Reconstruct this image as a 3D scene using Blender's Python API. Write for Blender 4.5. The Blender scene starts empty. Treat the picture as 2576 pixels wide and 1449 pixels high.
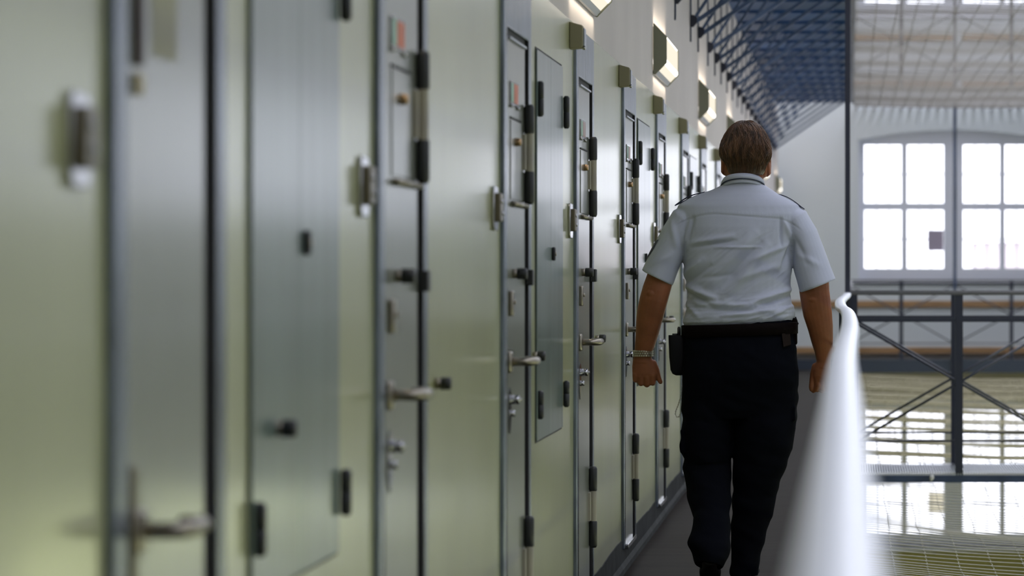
import bpy, bmesh, math, random
from mathutils import Vector, Matrix, noise
from mathutils.bvhtree import BVHTree
R = random.Random(7)
sc = bpy.context.scene
COL = sc.collection
PI = math.pi
FPX, CX, CY, CZ = 8800.0, 2140.0, 672.0, 1.24     # lens in pixels of the 2576 frame, vanishing point, eye height
WX = -0.93                                        # face of the cell wall

# ------------------------------------------------------------------ materials
MATS = {}
def mat(name, col, rough=0.5, metal=0.0, spec=0.5, bump=None, var=None, emit=None, sss=0.0, sheen=0.0, aniso=None, coat=0.0):
    """bump=(scale, strength, stretch xyz) noise bump; var=(scale, amount, stretch) value variation; aniso unused"""
    if name in MATS: return MATS[name]
    m = bpy.data.materials.new(name); m.use_nodes = True
    nt = m.node_tree; b = nt.nodes['Principled BSDF']
    b.inputs['Base Color'].default_value = (*col, 1); b.inputs['Roughness'].default_value = rough
    b.inputs['Metallic'].default_value = metal; b.inputs['Specular IOR Level'].default_value = spec
    if coat: b.inputs['Coat Weight'].default_value = coat; b.inputs['Coat Roughness'].default_value = 0.17
    if sss:
        b.inputs['Subsurface Weight'].default_value = sss
        b.inputs['Subsurface Radius'].default_value = (0.02, 0.006, 0.003); b.inputs['Subsurface Scale'].default_value = 1.0
    if sheen: b.inputs['Sheen Weight'].default_value = sheen
    if emit: b.inputs['Emission Color'].default_value = (*emit[0], 1); b.inputs['Emission Strength'].default_value = emit[1]
    if bump or var:
        tc = nt.nodes.new('ShaderNodeTexCoord')
    def nz(scale, stretch, detail=3):
        mp = nt.nodes.new('ShaderNodeMapping'); mp.inputs['Scale'].default_value = stretch
        nt.links.new(tc.outputs['Object'], mp.inputs['Vector'])
        n = nt.nodes.new('ShaderNodeTexNoise'); n.inputs['Scale'].default_value = scale; n.inputs['Detail'].default_value = detail
        nt.links.new(mp.outputs[0], n.inputs['Vector']); return n
    if bump:
        n = nz(bump[0], bump[2]); bp = nt.nodes.new('ShaderNodeBump')
        bp.inputs['Strength'].default_value = bump[1]; bp.inputs['Distance'].default_value = bump[3] if len(bump) > 3 else 0.002
        nt.links.new(n.outputs['Fac'], bp.inputs['Height']); nt.links.new(bp.outputs[0], b.inputs['Normal'])
    if var:
        n = nz(var[0], var[2]); mx = nt.nodes.new('ShaderNodeMix'); mx.data_type = 'RGBA'
        k = var[1]
        mx.inputs['A'].default_value = (*[c*(1-k) for c in col], 1); mx.inputs['B'].default_value = (*[min(1, c*(1+k)) for c in col], 1)
        mr = nt.nodes.new('ShaderNodeMapRange'); mr.inputs['From Min'].default_value = .35; mr.inputs['From Max'].default_value = .65
        nt.links.new(n.outputs['Fac'], mr.inputs['Value']); nt.links.new(mr.outputs[0], mx.inputs['Factor'])
        nt.links.new(mx.outputs['Result'], b.inputs['Base Color'])
    MATS[name] = m
    return m

M_wall = mat('cream wall plaster', (.58, .53, .50), .6, bump=(60, .3, (1, 1, 1)), var=(1.2, .05, (1, 1, 1)))
M_dado = mat('glossy yellow green wall paint', (.41, .43, .225), .36, spec=.35, coat=.85, bump=(42, .7, (1, 1.0, .05), .0018), var=(2.0, .06, (1, 1, .4)))
M_skirt = mat('dark grey skirting paint', (.038, .041, .043), .6, spec=.08, bump=(40, .4, (1, 1, 1)), var=(8, .3, (1, 1, 1)))
M_floor = mat('dark brown linoleum', (.026, .021, .018), .42, spec=.015, bump=(9, .4, (.25, 3.2, 1), .0012), var=(4, .25, (.4, 4, 1)))
M_leaf = mat('grey door paint', (.20, .215, .18), .33, spec=.4, coat=.8, bump=(20, .35, (1, 1.6, .1), .0012), var=(3, .06, (1, 1, .4)))
M_frame = mat('blue grey steel frame', (.19, .225, .285), .26, metal=.45, bump=(40, .6, (1, 1, .3)), var=(18, .35, (1, 1, .25)))
M_panel = mat('blue grey hatch paint', (.115, .165, .15), .34, coat=.75, bump=(26, .5, (1, 1.5, .08), .0015), var=(14, .12, (1, 1, .1)))
M_rubber = mat('black rubber sleeve', (.018, .02, .022), .4)
M_cream = mat('cream enamel', (.34, .32, .25), .4)
M_beige = mat('beige box plastic', (.30, .27, .18), .5)
M_steel = mat('brushed stainless steel', (.33, .30, .25), .3, metal=1.0)
M_chrome = mat('polished chrome', (.50, .50, .52), .12, metal=1.0)
M_brass = mat('dull brass', (.55, .36, .2), .3, metal=1.0)
M_hous = mat('bronze grey housing', (.16, .14, .10), .35, metal=.6)
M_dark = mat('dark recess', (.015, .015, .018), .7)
M_orange = mat('orange card', (.62, .16, .07), .5)
M_green = mat('pale green card', (.35, .55, .45), .5)
M_capg = mat('olive grey lamp end cap', (.26, .26, .19), .5)
M_lbase = mat('pale aluminium lamp tray', (.45, .47, .55), .35, metal=.4)
M_blue = mat('dark blue steel paint', (.034, .052, .105), .35, var=(5, .25, (1, 1, 1)))
M_strut = mat('lit blue strut paint', (.07, .11, .21), .3, var=(5, .25, (1, 1, 1)))  # lighter copy of the blue paint, with light caught by the struts painted in
M_soffit = mat('deep blue soffit sheet', (.012, .06, .20), .5, var=(2, .3, (1, .3, 1)))
M_navy = mat('near black steel paint', (.02, .024, .045), .35)
M_railg = mat('grey handrail paint', (.10, .10, .11), .4)
M_galv = mat('galvanised grating', (.55, .58, .66), .3, metal=.7)
M_rail = mat('polished white metal handrail', (.86, .90, .98), .36, metal=.25)
M_rope = mat('pale net cord', (.46, .44, .40), .7)
M_rope2 = mat('khaki net cord', (.50, .45, .33), .7)
M_white = mat('white window paint', (.80, .82, .92), .4)
M_wood = mat('varnished orange wood', (.42, .25, .12), .4, var=(3, .15, (1, 1, 8)))
M_olive = mat('yellow green lower floor paint', (.46, .50, .14), .5, var=(3, .1, (1, 1, 1)))
M_tan = mat('tan lower wall plaster', (.36, .32, .22), .6, var=(1, .08, (1, 1, 1)))
M_redb = mat('red brown tile band', (.26, .13, .10), .6, var=(20, .4, (1, 1, 3)))
M_end = mat('pale grey end wall plaster', (.66, .69, .72), .7, var=(1, .03, (1, 1, 1)))
M_paper = mat('grey paper', (.18, .17, .2), .8)
def translucent(name, col):
    m = bpy.data.materials.new(name); m.use_nodes = True; nt = m.node_tree; nt.nodes.clear()
    t = nt.nodes.new('ShaderNodeBsdfTranslucent'); d = nt.nodes.new('ShaderNodeBsdfDiffuse'); x = nt.nodes.new('ShaderNodeMixShader'); o = nt.nodes.new('ShaderNodeOutputMaterial')
    t.inputs[0].default_value = (*col, 1); d.inputs[0].default_value = (*col, 1)
    nt.links.new(t.outputs[0], x.inputs[1]); nt.links.new(d.outputs[0], x.inputs[2]); nt.links.new(x.outputs[0], o.inputs[0]); return m
M_paper = translucent('thin grey paper', (.50, .46, .52))
M_pink = mat('pink facade render', (.56, .50, .51), .8, var=(.3, .1, (1, 1, 1)))
# person
M_skin = mat('sun tanned skin', (.24, .088, .042), .5, spec=.25, sss=.16, bump=(90, .25, (1, 1, 1)), var=(14, .12, (1, 1, 1)))
M_hair = mat('brown hair', (.055, .027, .016), .38, bump=(60, .5, (1, 1, .2)), var=(28, .4, (1.6, 1.6, .35)))
M_shirt = mat('pale blue grey cotton', (.42, .45, .56), .7, sheen=.1, bump=(420, .15, (1, 1, 1)))
M_trous = mat('black navy twill', (.0032, .0038, .0065), .9, spec=.03, bump=(25, .3, (1, 1, 1), .006))
M_navyc = mat('navy cloth', (.012, .016, .05), .6)
M_leath = mat('dark brown leather', (.0042, .0026, .0027), .7, spec=.04, bump=(120, .3, (1, 1, 1)))
M_blkl = mat('black leather', (.006, .006, .008), .6, spec=.12)
M_gold = mat('gold thread', (.45, .30, .08), .5)
M_redc = mat('red thread', (.35, .05, .04), .6)
M_wht = mat('white thread', (.6, .6, .62), .6)
M_shoe = mat('black shoe leather', (.010, .009, .010), .5, spec=.2)
M_sole = mat('dark rubber sole', (.016, .012, .010), .8, spec=.1)

def emis(name, col, s):
    m = bpy.data.materials.new(name); m.use_nodes = True; nt = m.node_tree; nt.nodes.clear()
    e = nt.nodes.new('ShaderNodeEmission'); o = nt.nodes.new('ShaderNodeOutputMaterial')
    e.inputs[0].default_value = (*col, 1); e.inputs[1].default_value = s
    nt.links.new(e.outputs[0], o.inputs[0]); return m
M_glow = emis('lit lamp diffuser', (1, .91, .74), 1.4)
M_glow2 = emis('lit lamp tube prism', (1, .97, .92), 3.8)
M_glow3 = emis('lit lamp top lens', (1, .90, .74), 7.0)
def glassmat():
    m = bpy.data.materials.new('window glass'); m.use_nodes = True; nt = m.node_tree; nt.nodes.clear()
    t = nt.nodes.new('ShaderNodeBsdfTransparent'); g = nt.nodes.new('ShaderNodeBsdfGlossy'); g.inputs['Roughness'].default_value = .02
    f = nt.nodes.new('ShaderNodeFresnel'); f.inputs[0].default_value = 1.45
    x = nt.nodes.new('ShaderNodeMixShader'); o = nt.nodes.new('ShaderNodeOutputMaterial')
    nt.links.new(f.outputs[0], x.inputs[0]); nt.links.new(t.outputs[0], x.inputs[1]); nt.links.new(g.outputs[0], x.inputs[2]); nt.links.new(x.outputs[0], o.inputs[0])
    return m
M_glass = glassmat()

# ------------------------------------------------------------------ helpers
def box(bm, x0, x1, y0, y1, z0, z1):
    v = [bm.verts.new(p) for p in ((x0,y0,z0),(x1,y0,z0),(x1,y1,z0),(x0,y1,z0),(x0,y0,z1),(x1,y0,z1),(x1,y1,z1),(x0,y1,z1))]
    for f in ((0,3,2,1),(4,5,6,7),(0,1,5,4),(1,2,6,5),(2,3,7,6),(3,0,4,7)): bm.faces.new([v[i] for i in f])
def frame_of(d):
    d = d.normalized(); a = Vector((0, 0, 1)) if abs(d.z) < .9 else Vector((1, 0, 0))
    u = d.cross(a).normalized(); return u, d.cross(u).normalized()
def tube(bm, pts, r, n=8, caps=True):
    """tube through pts, r a number or list"""
    pts = [Vector(p) for p in pts]; rings = []
    for i, p in enumerate(pts):
        d = (pts[min(i+1, len(pts)-1)] - pts[max(i-1, 0)])
        u, v = frame_of(d)
        if rings:
            u = (pu - d.normalized()*pu.dot(d.normalized())).normalized(); v = d.normalized().cross(u)
        pu = u
        rr = r[i] if isinstance(r, (list, tuple)) else r
        rings.append([bm.verts.new(p + (u*math.cos(2*PI*k/n) + v*math.sin(2*PI*k/n))*rr) for k in range(n)])
    for a, b in zip(rings, rings[1:]):
        for k in range(n): bm.faces.new((a[k], a[(k+1) % n], b[(k+1) % n], b[k]))
    if caps: bm.faces.new(rings[0][::-1]); bm.faces.new(rings[-1])
def bar(bm, a, b, w, h=None):
    """square-section bar from a to b"""
    a, b = Vector(a), Vector(b); h = h or w; u, v = frame_of(b-a); r = []
    for p in (a, b):
        r.append([bm.verts.new(p + u*sx*w/2 + v*sy*h/2) for sx, sy in ((-1,-1),(1,-1),(1,1),(-1,1))])
    for k in range(4): bm.faces.new((r[0][k], r[0][(k+1)%4], r[1][(k+1)%4], r[1][k]))
    bm.faces.new(r[0][::-1]); bm.faces.new(r[1])
def loft(bm, rings, n=24, e=2.0):
    """rings: (centre, u, v) ellipses; e superellipse exponent"""
    rs = []
    for c, u, v in rings:
        c, u, v = Vector(c), Vector(u), Vector(v); ring = []
        for k in range(n):
            t = 2*PI*k/n; a, b = math.cos(t), math.sin(t)
            a = math.copysign(abs(a)**(2/e), a); b = math.copysign(abs(b)**(2/e), b)
            ring.append(bm.verts.new(c + u*a + v*b))
        rs.append(ring)
    for a, b in zip(rs, rs[1:]):
        for k in range(n): bm.faces.new((a[k], a[(k+1) % n], b[(k+1) % n], b[k]))
    bm.faces.new(rs[0][::-1]); bm.faces.new(rs[-1])
def ball(bm, c, r, s=(1, 1, 1), sub=3, rot=None):
    g = bmesh.ops.create_icosphere(bm, subdivisions=sub, radius=1.0)
    mm = Matrix.Translation(Vector(c)) @ (rot if rot else Matrix.Identity(4)) @ Matrix.Diagonal((r*s[0], r*s[1], r*s[2], 1))
    bmesh.ops.transform(bm, matrix=mm, verts=g['verts'])
def prism(bm, poly, axis, a, b):
    """poly: list of 2-D points in the plane normal to axis ('x','y','z'); extruded from a to b"""
    def mk(p, t): return {'x': (t, p[0], p[1]), 'y': (p[0], t, p[1]), 'z': (p[0], p[1], t)}[axis]
    A = [bm.verts.new(mk(p, a)) for p in poly]; B = [bm.verts.new(mk(p, b)) for p in poly]; n = len(poly)
    for k in range(n): bm.faces.new((A[k], A[(k+1)%n], B[(k+1)%n], B[k]))
    bm.faces.new(A[::-1]); bm.faces.new(B)
def holed(outer, holes, axis, a, b):
    """plate with holes of thickness a..b"""
    bm = bmesh.new(); es = []
    def mk(p, t): return {'x': (t, p[0], p[1]), 'y': (p[0], t, p[1]), 'z': (p[0], p[1], t)}[axis]
    for lp in [outer] + holes:
        vs = [bm.verts.new(mk(p, a)) for p in lp]
        for k in range(len(vs)): es.append(bm.edges.new((vs[k], vs[(k+1) % len(vs)])))
    bmesh.ops.triangle_fill(bm, edges=es, use_beauty=True)
    g = bmesh.ops.extrude_face_region(bm, geom=bm.faces[:])
    d = Vector(mk((0, 0), b)) - Vector(mk((0, 0), a))
    bmesh.ops.translate(bm, vec=d, verts=[v for v in g['geom'] if isinstance(v, bmesh.types.BMVert)])
    return bm
def rect(a0, a1, b0, b1): return [(a0, b0), (a1, b0), (a1, b1), (a0, b1)]
def obj(name, bm, m, parent=None, smooth=False, bevel=0, mesh=None):
    me = mesh
    if me is None:
        bmesh.ops.recalc_face_normals(bm, faces=bm.faces)
        me = bpy.data.meshes.new(name); bm.to_mesh(me); bm.free()
        for mm in (m if isinstance(m, (list, tuple)) else [m]): me.materials.append(mm)
        if smooth: me.polygons.foreach_set('use_smooth', [True]*len(me.polygons))
    o = bpy.data.objects.new(name, me); COL.objects.link(o)
    if bevel:
        md = o.modifiers.new('bevel', 'BEVEL'); md.width = bevel; md.segments = 2; md.limit_method = 'ANGLE'; md.angle_limit = .6
        me.polygons.foreach_set('use_smooth', [True]*len(me.polygons))
        try: me.set_sharp_from_angle(angle=.7)
        except Exception: pass
    if parent: o.parent = parent
    return o
def tag(o, label=None, cat=None, group=None, kind=None):
    if label: o['label'] = label
    if cat: o['category'] = cat
    if group: o['group'] = group
    if kind: o['kind'] = kind
    return o
def empty(name, loc=(0, 0, 0)):
    o = bpy.data.objects.new(name, None); COL.objects.link(o); o.location = loc; o.empty_display_size = .1; return o
def struct(name, bm, m, parent=None, **k):
    o = obj(name, bm, m, parent, **k)
    if not parent: o['kind'] = 'structure'
    return o
def kids(o): return [c for c in bpy.data.objects if c.parent == o]
def copy_tree(o, parent=None, tree=None):
    c = o.copy(); COL.objects.link(c); c.parent = parent
    for ch in kids(o): copy_tree(ch, c)
    return c
NB = bmesh.new

# ------------------------------------------------------------------ the hall (structure)
YE = 44.6      # inner face of the end wall
ST = 3.396     # storey height
Y0 = -3.0
XR = 3.55
# floor of our gallery walkway and of the low platform at the end
bm = NB(); box(bm, WX-.3, 0.03, Y0, 42.2, -.14, 0); struct('floor', bm, M_floor)
bm = NB(); box(bm, WX-.3, XR, 42.25, YE, -.02, .118); struct('floor_platform', bm, M_floor)
bm = NB(); box(bm, WX, XR, 42.2, 42.25, -.035, .125); struct('trim_step', bm, mat('dark slate paint', (.03, .042, .065), .5))
bm = NB(); box(bm, WX-.3, XR+.3, Y0, YE+.3, -3.6, -3.4); struct('floor_lower', bm, M_olive)
# left wall: glossy painted dado below, plaster above
bm = NB(); box(bm, WX-.3, WX, Y0, YE, -3.4, 2.06); struct('wall_left', bm, M_dado)
bm = NB(); box(bm, WX-.3, WX-.0015, Y0, YE, 2.06, 7.2); struct('wall_left_upper', bm, M_wall)
# skirting with a hand-painted wavy upper edge
bm = NB(); ys = [Y0 + i*.12 for i in range(int((42.2-Y0)/.12)+1)]
top = [(y, .128 + .016*noise.noise(Vector((y*.9, 3, 0))) + .006*noise.noise(Vector((y*5, 1, 0)))) for y in ys]
prev = None
for y, z in top:
    cur = [bm.verts.new(p) for p in ((WX, y, 0), (WX+.016, y, 0), (WX+.014, y, .02), (WX+.005, y, .04), (WX+.004, y, z), (WX, y, z))]
    if prev:
        for k in range(6): bm.faces.new((prev[k], prev[(k+1)%6], cur[(k+1)%6], cur[k]))
    prev = cur
struct('baseboard_left', bm, M_skirt)
# upper gallery above the walkway (seen from below)
bm = NB(); box(bm, WX, 0.0, Y0, 42.2, 3.25, ST); struct('ceiling', bm, M_soffit)
bm = NB(); box(bm, 0.0, 0.035, Y0, 42.2, 3.22, ST+.02); struct('trim_gallery', bm, M_navy)
# upper end gallery: ribs of a grating floor
bm = NB(); box(bm, WX, XR, 42.2, 42.26, 3.22, 3.29)
x = .05
while x < XR: box(bm, x, x+.045, 42.26, YE, 3.24, 3.28); x += .115
struct('ceiling_end_gallery', bm, M_white)
# end wall with arched windows on three floors
def arch(x0, x1, z0, zs, rise, n=14):
    p = [(x0, z0), (x1, z0)]
    for k in range(n+1):
        t = k/n; p.append((x1+(x0-x1)*t, zs + rise*(1-(2*t-1)**2)))
    return p
holes = [arch(.10, 2.52, 1.06+o, 2.86+o, .13) for o in (-ST, 0, ST)]
def endmat():
    m = bpy.data.materials.new('painted end wall'); m.use_nodes = True; nt = m.node_tree; b = nt.nodes['Principled BSDF']
    tc = nt.nodes.new('ShaderNodeTexCoord'); sx = nt.nodes.new('ShaderNodeSeparateXYZ'); nt.links.new(tc.outputs['Object'], sx.inputs[0])
    mr = nt.nodes.new('ShaderNodeMapRange'); mr.inputs['From Min'].default_value = -4; mr.inputs['From Max'].default_value = 8
    nt.links.new(sx.outputs['Z'], mr.inputs['Value']); cr = nt.nodes.new('ShaderNodeValToRGB'); nt.links.new(mr.outputs[0], cr.inputs[0])
    cr.color_ramp.interpolation = 'CONSTANT'; f = lambda z: (z+4)/12
    cr.color_ramp.elements[0].color = (.34, .30, .08, 1)
    cr.color_ramp.elements[1].position = f(-2.36); cr.color_ramp.elements[1].color = (.42, .25, .20, 1)
    for z, c in ((-2.18, (.52, .46, .34)), (-.02, (.74, .785, .82))):
        e = cr.color_ramp.elements.new(f(z)); e.color = (*c, 1)
    nt.links.new(cr.outputs[0], b.inputs['Base Color']); b.inputs['Roughness'].default_value = .65
    return m
struct('wall_end', holed(rect(WX-.3, XR+.3, -3.4, 7.2), holes, 'y', YE, YE+.4), endmat())
PX = [(.177, .649), (.725, 1.191), (1.44, 1.906), (1.977, 2.443)]
PZ = [(1.225, 1.97), (2.061, 2.806)]
for k, o in enumerate((-ST, 0, ST)):
    hl = [rect(a, b, c+o, d+o) for a, b in PX for c, d in PZ]
    w = struct(f'window_{k+1}', holed(arch(.10, 2.52, 1.06+o, 2.86+o, .13), hl, 'y', YE+.20, YE+.27), M_white)
    tag(w, ['arched white window of the storey below seen through the lower net', 'arched white window with eight bright panes in the end wall at eye level', 'arched white window of the storey above cut by the top edge'][k], 'window')
    bm = NB()
    for a, b in PX:
        for c, d in PZ: box(bm, a-.01, b+.01, YE+.23, YE+.235, c-.01+o, d+.01+o)
    obj('pane', bm, M_glass, w)
    bm = NB()
    for a, b in PX:
        for t in (1/3, 2/3): tube(bm, [(a+(b-a)*t, YE+.34, 1.06+o), (a+(b-a)*t, YE+.34, 2.9+o)], .007, 6)
    for c, d in PZ: tube(bm, [(.1, YE+.34, (c+d)/2+o), (2.52, YE+.34, (c+d)/2+o)], .010, 6)
    obj('window_bars', bm, M_navy, w)
    bm = NB(); box(bm, .06, 2.56, YE-.05, YE+.2, 1.02+o, 1.06+o); obj('window_sill', bm, M_white, w)
bm = NB(); box(bm, .985, 1.188, YE+.222, YE+.225, 1.45, 1.715)
n_ = tag(obj('paper_notice', bm, M_paper), 'small grey paper sheet stuck on a lower pane of the end window', 'notice')
# right wall: unseen window openings at each storey, added to let in side daylight
hl = []; nb = 0; y = 1.0
while y < 41:
    for o in (-ST, 0, ST): hl.append(rect(y, y+(.56 if y < 15 else 1.3 if y < 24 else 2.3), 1.7+o, 2.85+o))
    y += 3.2
struct('wall_right', holed(rect(Y0, YE, -3.4, 7.2), hl, 'x', XR, XR+.3), M_end)
# roof with a long skylight
struct('roof', holed(rect(WX-.3, XR+.3, Y0, YE+.4), [rect(.5, 2.9, Y0+1, YE-1)], 'z', 7.2, 7.35), M_end)
bm = NB(); box(bm, WX-.3, XR+.3, Y0-.3, Y0, -3.4, 7.2); struct('wall_back', bm, M_tan)
# unseen fill lamps low on the right wall, added to tint low light green
for i in range(9):
    r_ = empty('fill_lamp', (XR, 3.4+3.2*i, -.75))
    bm = NB(); box(bm, -.09, 0, -.65, .65, -.06, .08); obj('housing', bm, M_beige, r_, bevel=.004)
    bm = NB(); prism(bm, [(-.095, .06), (-.095, -.05), (-.13, -.03), (-.13, .04)], 'y', -.6, .6); obj('diffuser', bm, M_green, r_)
    l = bpy.data.lights.new('tube light', 'AREA'); l.shape = 'RECTANGLE'; l.size = .12; l.size_y = 1.2; l.energy = 13; l.color = (.92, 1, .42)
    lo = bpy.data.objects.new('tube_light', l); COL.objects.link(lo); lo.parent = r_; lo.location = (-.14, 0, .02); lo.rotation_euler = (0, PI/2, 0)
    tag(r_, 'added greenish fill lamp low on the opposite wall of the hall', 'wall lamp', 'added fill lamps on the opposite wall')
# houses outside
def outside(name, x0, x1, y, z1, zb, lab):
    bm = NB(); box(bm, x0, x1, y, y+12, zb, z1); prism(bm, [(x0-.2, z1), (x1+.2, z1), (x1-1, z1+.01), (x0+1, z1+.01)], 'y', y-.2, y+12)
    o = obj(name, bm, M_pink)
    for i in range(4 if x1-x0 > 3 else 1):
        for j in range(2): b2 = NB(); u = x0+(x1-x0)*(i+.5)/4 if x1-x0 > 3 else x0+.2; box(b2, u, u+min(.7, (x1-x0)*.5), y-.05, y+.02, z1-2.6-2.7*j, z1-1.4-2.7*j); obj('house_window', b2, M_white, o)
    return tag(o, lab, 'building')
outside('distant_house', 4.55, 18, 120, 2.1, -3.6, 'washed out pink house seen through the end window panes')
bm = NB(); box(bm, 1.53, 1.89, 69, 69.4, -3.6, -3.26); prism(bm, [(1.50, -3.26), (1.92, -3.26), (1.86, -3.22), (1.56, -3.22)], 'y', 68.97, 69.43)
tag(obj('utility_box', bm, M_beige, bevel=.02), 'small beige box in the yard seen low through the lower window', 'utility box')
bm = NB(); box(bm, -40, 60, 46, 260, -3.8, -3.6); struct('ground_yard', bm, mat('pale concrete yard', (.82, .82, .82), .8, var=(.3, .03, (1, 1, 1))))

# wooden wall boards behind the end platform rail
def wboard(x0, x1, z, lab):
    bm = NB(); box(bm, x0, x1, YE-.055, YE-.02, z-.042, z+.042); o = obj('wall_board', bm, M_wood, bevel=.006)
    n = int((x1-x0)/.6)+1
    for i in range(n):
        b2 = NB(); xx = x0+.1+i*(x1-x0-.2)/max(1, n-1); box(b2, xx-.03, xx+.03, YE-.02, YE, z-.03, z+.03); obj('spacer', b2, M_white, o)
    return tag(o, lab, 'wall board', 'orange wooden boards along the end wall')
for o, nm in ((0, 'on the end wall of this storey'), (ST, 'on the end wall of the storey above')):
    if o:
        wboard(.02, 1.30, .77+o, 'upper orange board '+nm+', left of the pole'); wboard(1.42, 3.4, .77+o, 'upper orange board '+nm+', right of the pole')
        wboard(.02, 1.30, .175+o, 'lower orange board '+nm+', left of the pole'); wboard(1.42, 3.4, .175+o, 'lower orange board '+nm+', right of the pole')
    else:
        wboard(-.8, 1.30, .77, 'upper orange board '+nm+', left of the pole'); wboard(1.42, 3.4, .77, 'upper orange board '+nm+', right of the pole')
        wboard(-.8, 1.30, .18, 'lower orange board '+nm+', left of the pole'); wboard(1.42, 3.4, .18, 'lower orange board '+nm+', right of the pole')

# ------------------------------------------------------------------ cell doors
DY = 2.455; DZ0 = 4.365
def door_proto():
    root = empty('door_1', (WX, DZ0, 0))      # local x = out of the wall, local y = along it
    ob = lambda n, b, m, par=root, **k: obj(n, b, m, par, **k)
    ob('door_frame', holed(rect(0, .78, .095, 2.05), [rect(.08, .70, .10, 1.885)], 'x', -.002, .012), M_frame, bevel=.003)
    bm = NB(); box(bm, -.001, .0015, .078, .703, .098, 1.887); ob('rebate', bm, M_dark)
    bm = NB(); box(bm, .001, .0119, .692, .7006, .101, 1.884); ob('jamb_shade', bm, M_dark)  # dark strip paints the shade on the jamb face
    bm = NB(); box(bm, .0015, .0075, .085, .625, .10, 1.858); lf = ob('door_leaf', bm, M_leaf, bevel=.002)
    bm = NB(); box(bm, .0075, .016, .13, .60, 1.855, 1.861); ob('drip_strip', bm, M_lbase)
    bm = NB(); box(bm, 0, .022, .11, .66, .088, .108); ob('threshold', bm, M_chrome, bevel=.003)
    # food hatch in the leaf
    bm = NB(); box(bm, .0075, .0100, .20, .50, 1.425, 1.640); h = ob('food_hatch', bm, M_leaf, lf, bevel=.001)
    bm = NB(); box(bm, .0075, .0112, .19, .50, 1.643, 1.648); ob('hatch_seam', bm, M_dark, lf)
    bm = NB(); tube(bm, [(.018, .225, 1.412), (.018, .60, 1.412)], .006, 10); tube(bm, [(.006, .24, 1.412), (.018, .24, 1.412)], .008, 10); tube(bm, [(.006, .58, 1.412), (.018, .58, 1.412)], .008, 10)
    ob('hatch_bolt', bm, M_steel, lf, smooth=True)
    # card holder
    bm = NB(); box(bm, .0075, .0115, .185, .385, 1.68, 1.745); c = ob('card_holder', bm, M_chrome, lf, bevel=.001)
    bm = NB(); box(bm, .0115, .0125, .195, .255, 1.688, 1.74); ob('green_card', bm, M_green, lf)
    bm = NB(); box(bm, .0115, .0130, .262, .375, 1.688, 1.74); ob('orange_card', bm, M_orange, lf)
    for a_ in (.19, .38):
        bm = NB(); tube(bm, [(.0075, a_, 1.677), (.0165, a_, 1.677)], .005, 8); ob('card_clip', bm, M_chrome, lf, smooth=True)
    bm = NB(); tube(bm, [(.006, .33, 1.583), (.02, .33, 1.583), (.026, .33, 1.583)], [.012, .011, .009], 14); ob('peephole', bm, M_brass, lf, smooth=True)
    # hinges: rubber capped knuckles
    for z0, z1, z2, z3 in ((1.417, 1.514, 1.613, 1.699), (.251, .349, .447, .537)):
        bm = NB(); tube(bm, [(.022, .605, z1-.004), (.022, .605, z2+.004)], .0125, 16); box(bm, .004, .016, .55, .605, z1, z2)
        hg = ob('hinge', bm, M_cream, smooth=False)
        for a, b in ((z0, z1), (z2, z3)):
            bm = NB(); tube(bm, [(.022, .605, a), (.022, .605, a+.008), (.022, .605, b-.008), (.022, .605, b)], [.0105, .0145, .0145, .0105], 18); ob('knuckle_sleeve', bm, M_rubber, hg, smooth=True)
    # sliding bolt: lug on leaf and keeper on frame
    bm = NB(); tube(bm, [(.006, .275, 1.222), (.022, .275, 1.222)], .0135, 16); bo = ob('bolt', bm, M_steel, lf, smooth=True)
    bm = NB(); tube(bm, [(.020, .275, 1.222), (.045, .275, 1.222), (.047, .275, 1.222)], [.0155, .0155, .013], 18); ob('bolt_cap', bm, M_rubber, bo, smooth=True)
    bm = NB(); box(bm, .008, .030, .635, .685, 1.188, 1.233); ob('bolt_keeper', bm, M_rubber, bevel=.003)
    # lock, handle, cylinders
    bm = NB(); box(bm, .006, .020, .15, .20, 1.108, 1.176); lk = ob('upper_lock', bm, M_steel, lf, bevel=.004)
    bm = NB(); tube(bm, [(.018, .18, 1.145), (.025, .18, 1.145)], .006, 12); ob('keyhole_cover', bm, M_steel, lk, smooth=True)
    bm = NB(); box(bm, .006, .019, .125, .175, .955, 1.013); ro = ob('handle_rose', bm, M_steel, lf, bevel=.006)
    bm = NB(); p = [(.017, .15, .985), (.045, .15, .985), (.060, .152, .985), (.070, .160, .985), (.075, .176, .985), (.075, .23, .985), (.074, .262, .985), (.068, .275, .985), (.055, .280, .985), (.040, .281, .985)]
    tube(bm, p, .0112, 16); ob('door_handle', bm, M_steel, ro, smooth=True)
    bm = NB(); prism(bm, [(.17, .79), (.15, .81), (.135, .83), (.135, .89), (.15, .905), (.17, .915), (.19, .905), (.205, .89), (.205, .83), (.19, .81)], 'x', .006, .011); cp = ob('cylinder_plate', bm, M_chrome, lf)
    bm = NB(); tube(bm, [(.010, .17, .882), (.034, .17, .882), (.036, .17, .882), (.036, .17, .882), (.042, .17, .882)], [.0125, .0125, .011, .004, .004], 16); ob('lock_cylinder', bm, M_chrome, cp, smooth=True)
    bm = NB(); tube(bm, [(.010, .17, .845), (.024, .17, .845)], .0085, 14); ob('small_cylinder', bm, M_chrome, cp, smooth=True)
    tag(root, None, 'cell door', 'cell doors along the left wall', 'structure')
    return root
dp = door_proto()
ORD = ['nearest', 'second', 'third', 'fourth', 'fifth', 'sixth', 'seventh', 'eighth', 'ninth', 'tenth', 'eleventh', 'twelfth', 'thirteenth', 'fourteenth', 'fifteenth', 'sixteenth']
ND = 16
doors = []
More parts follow.
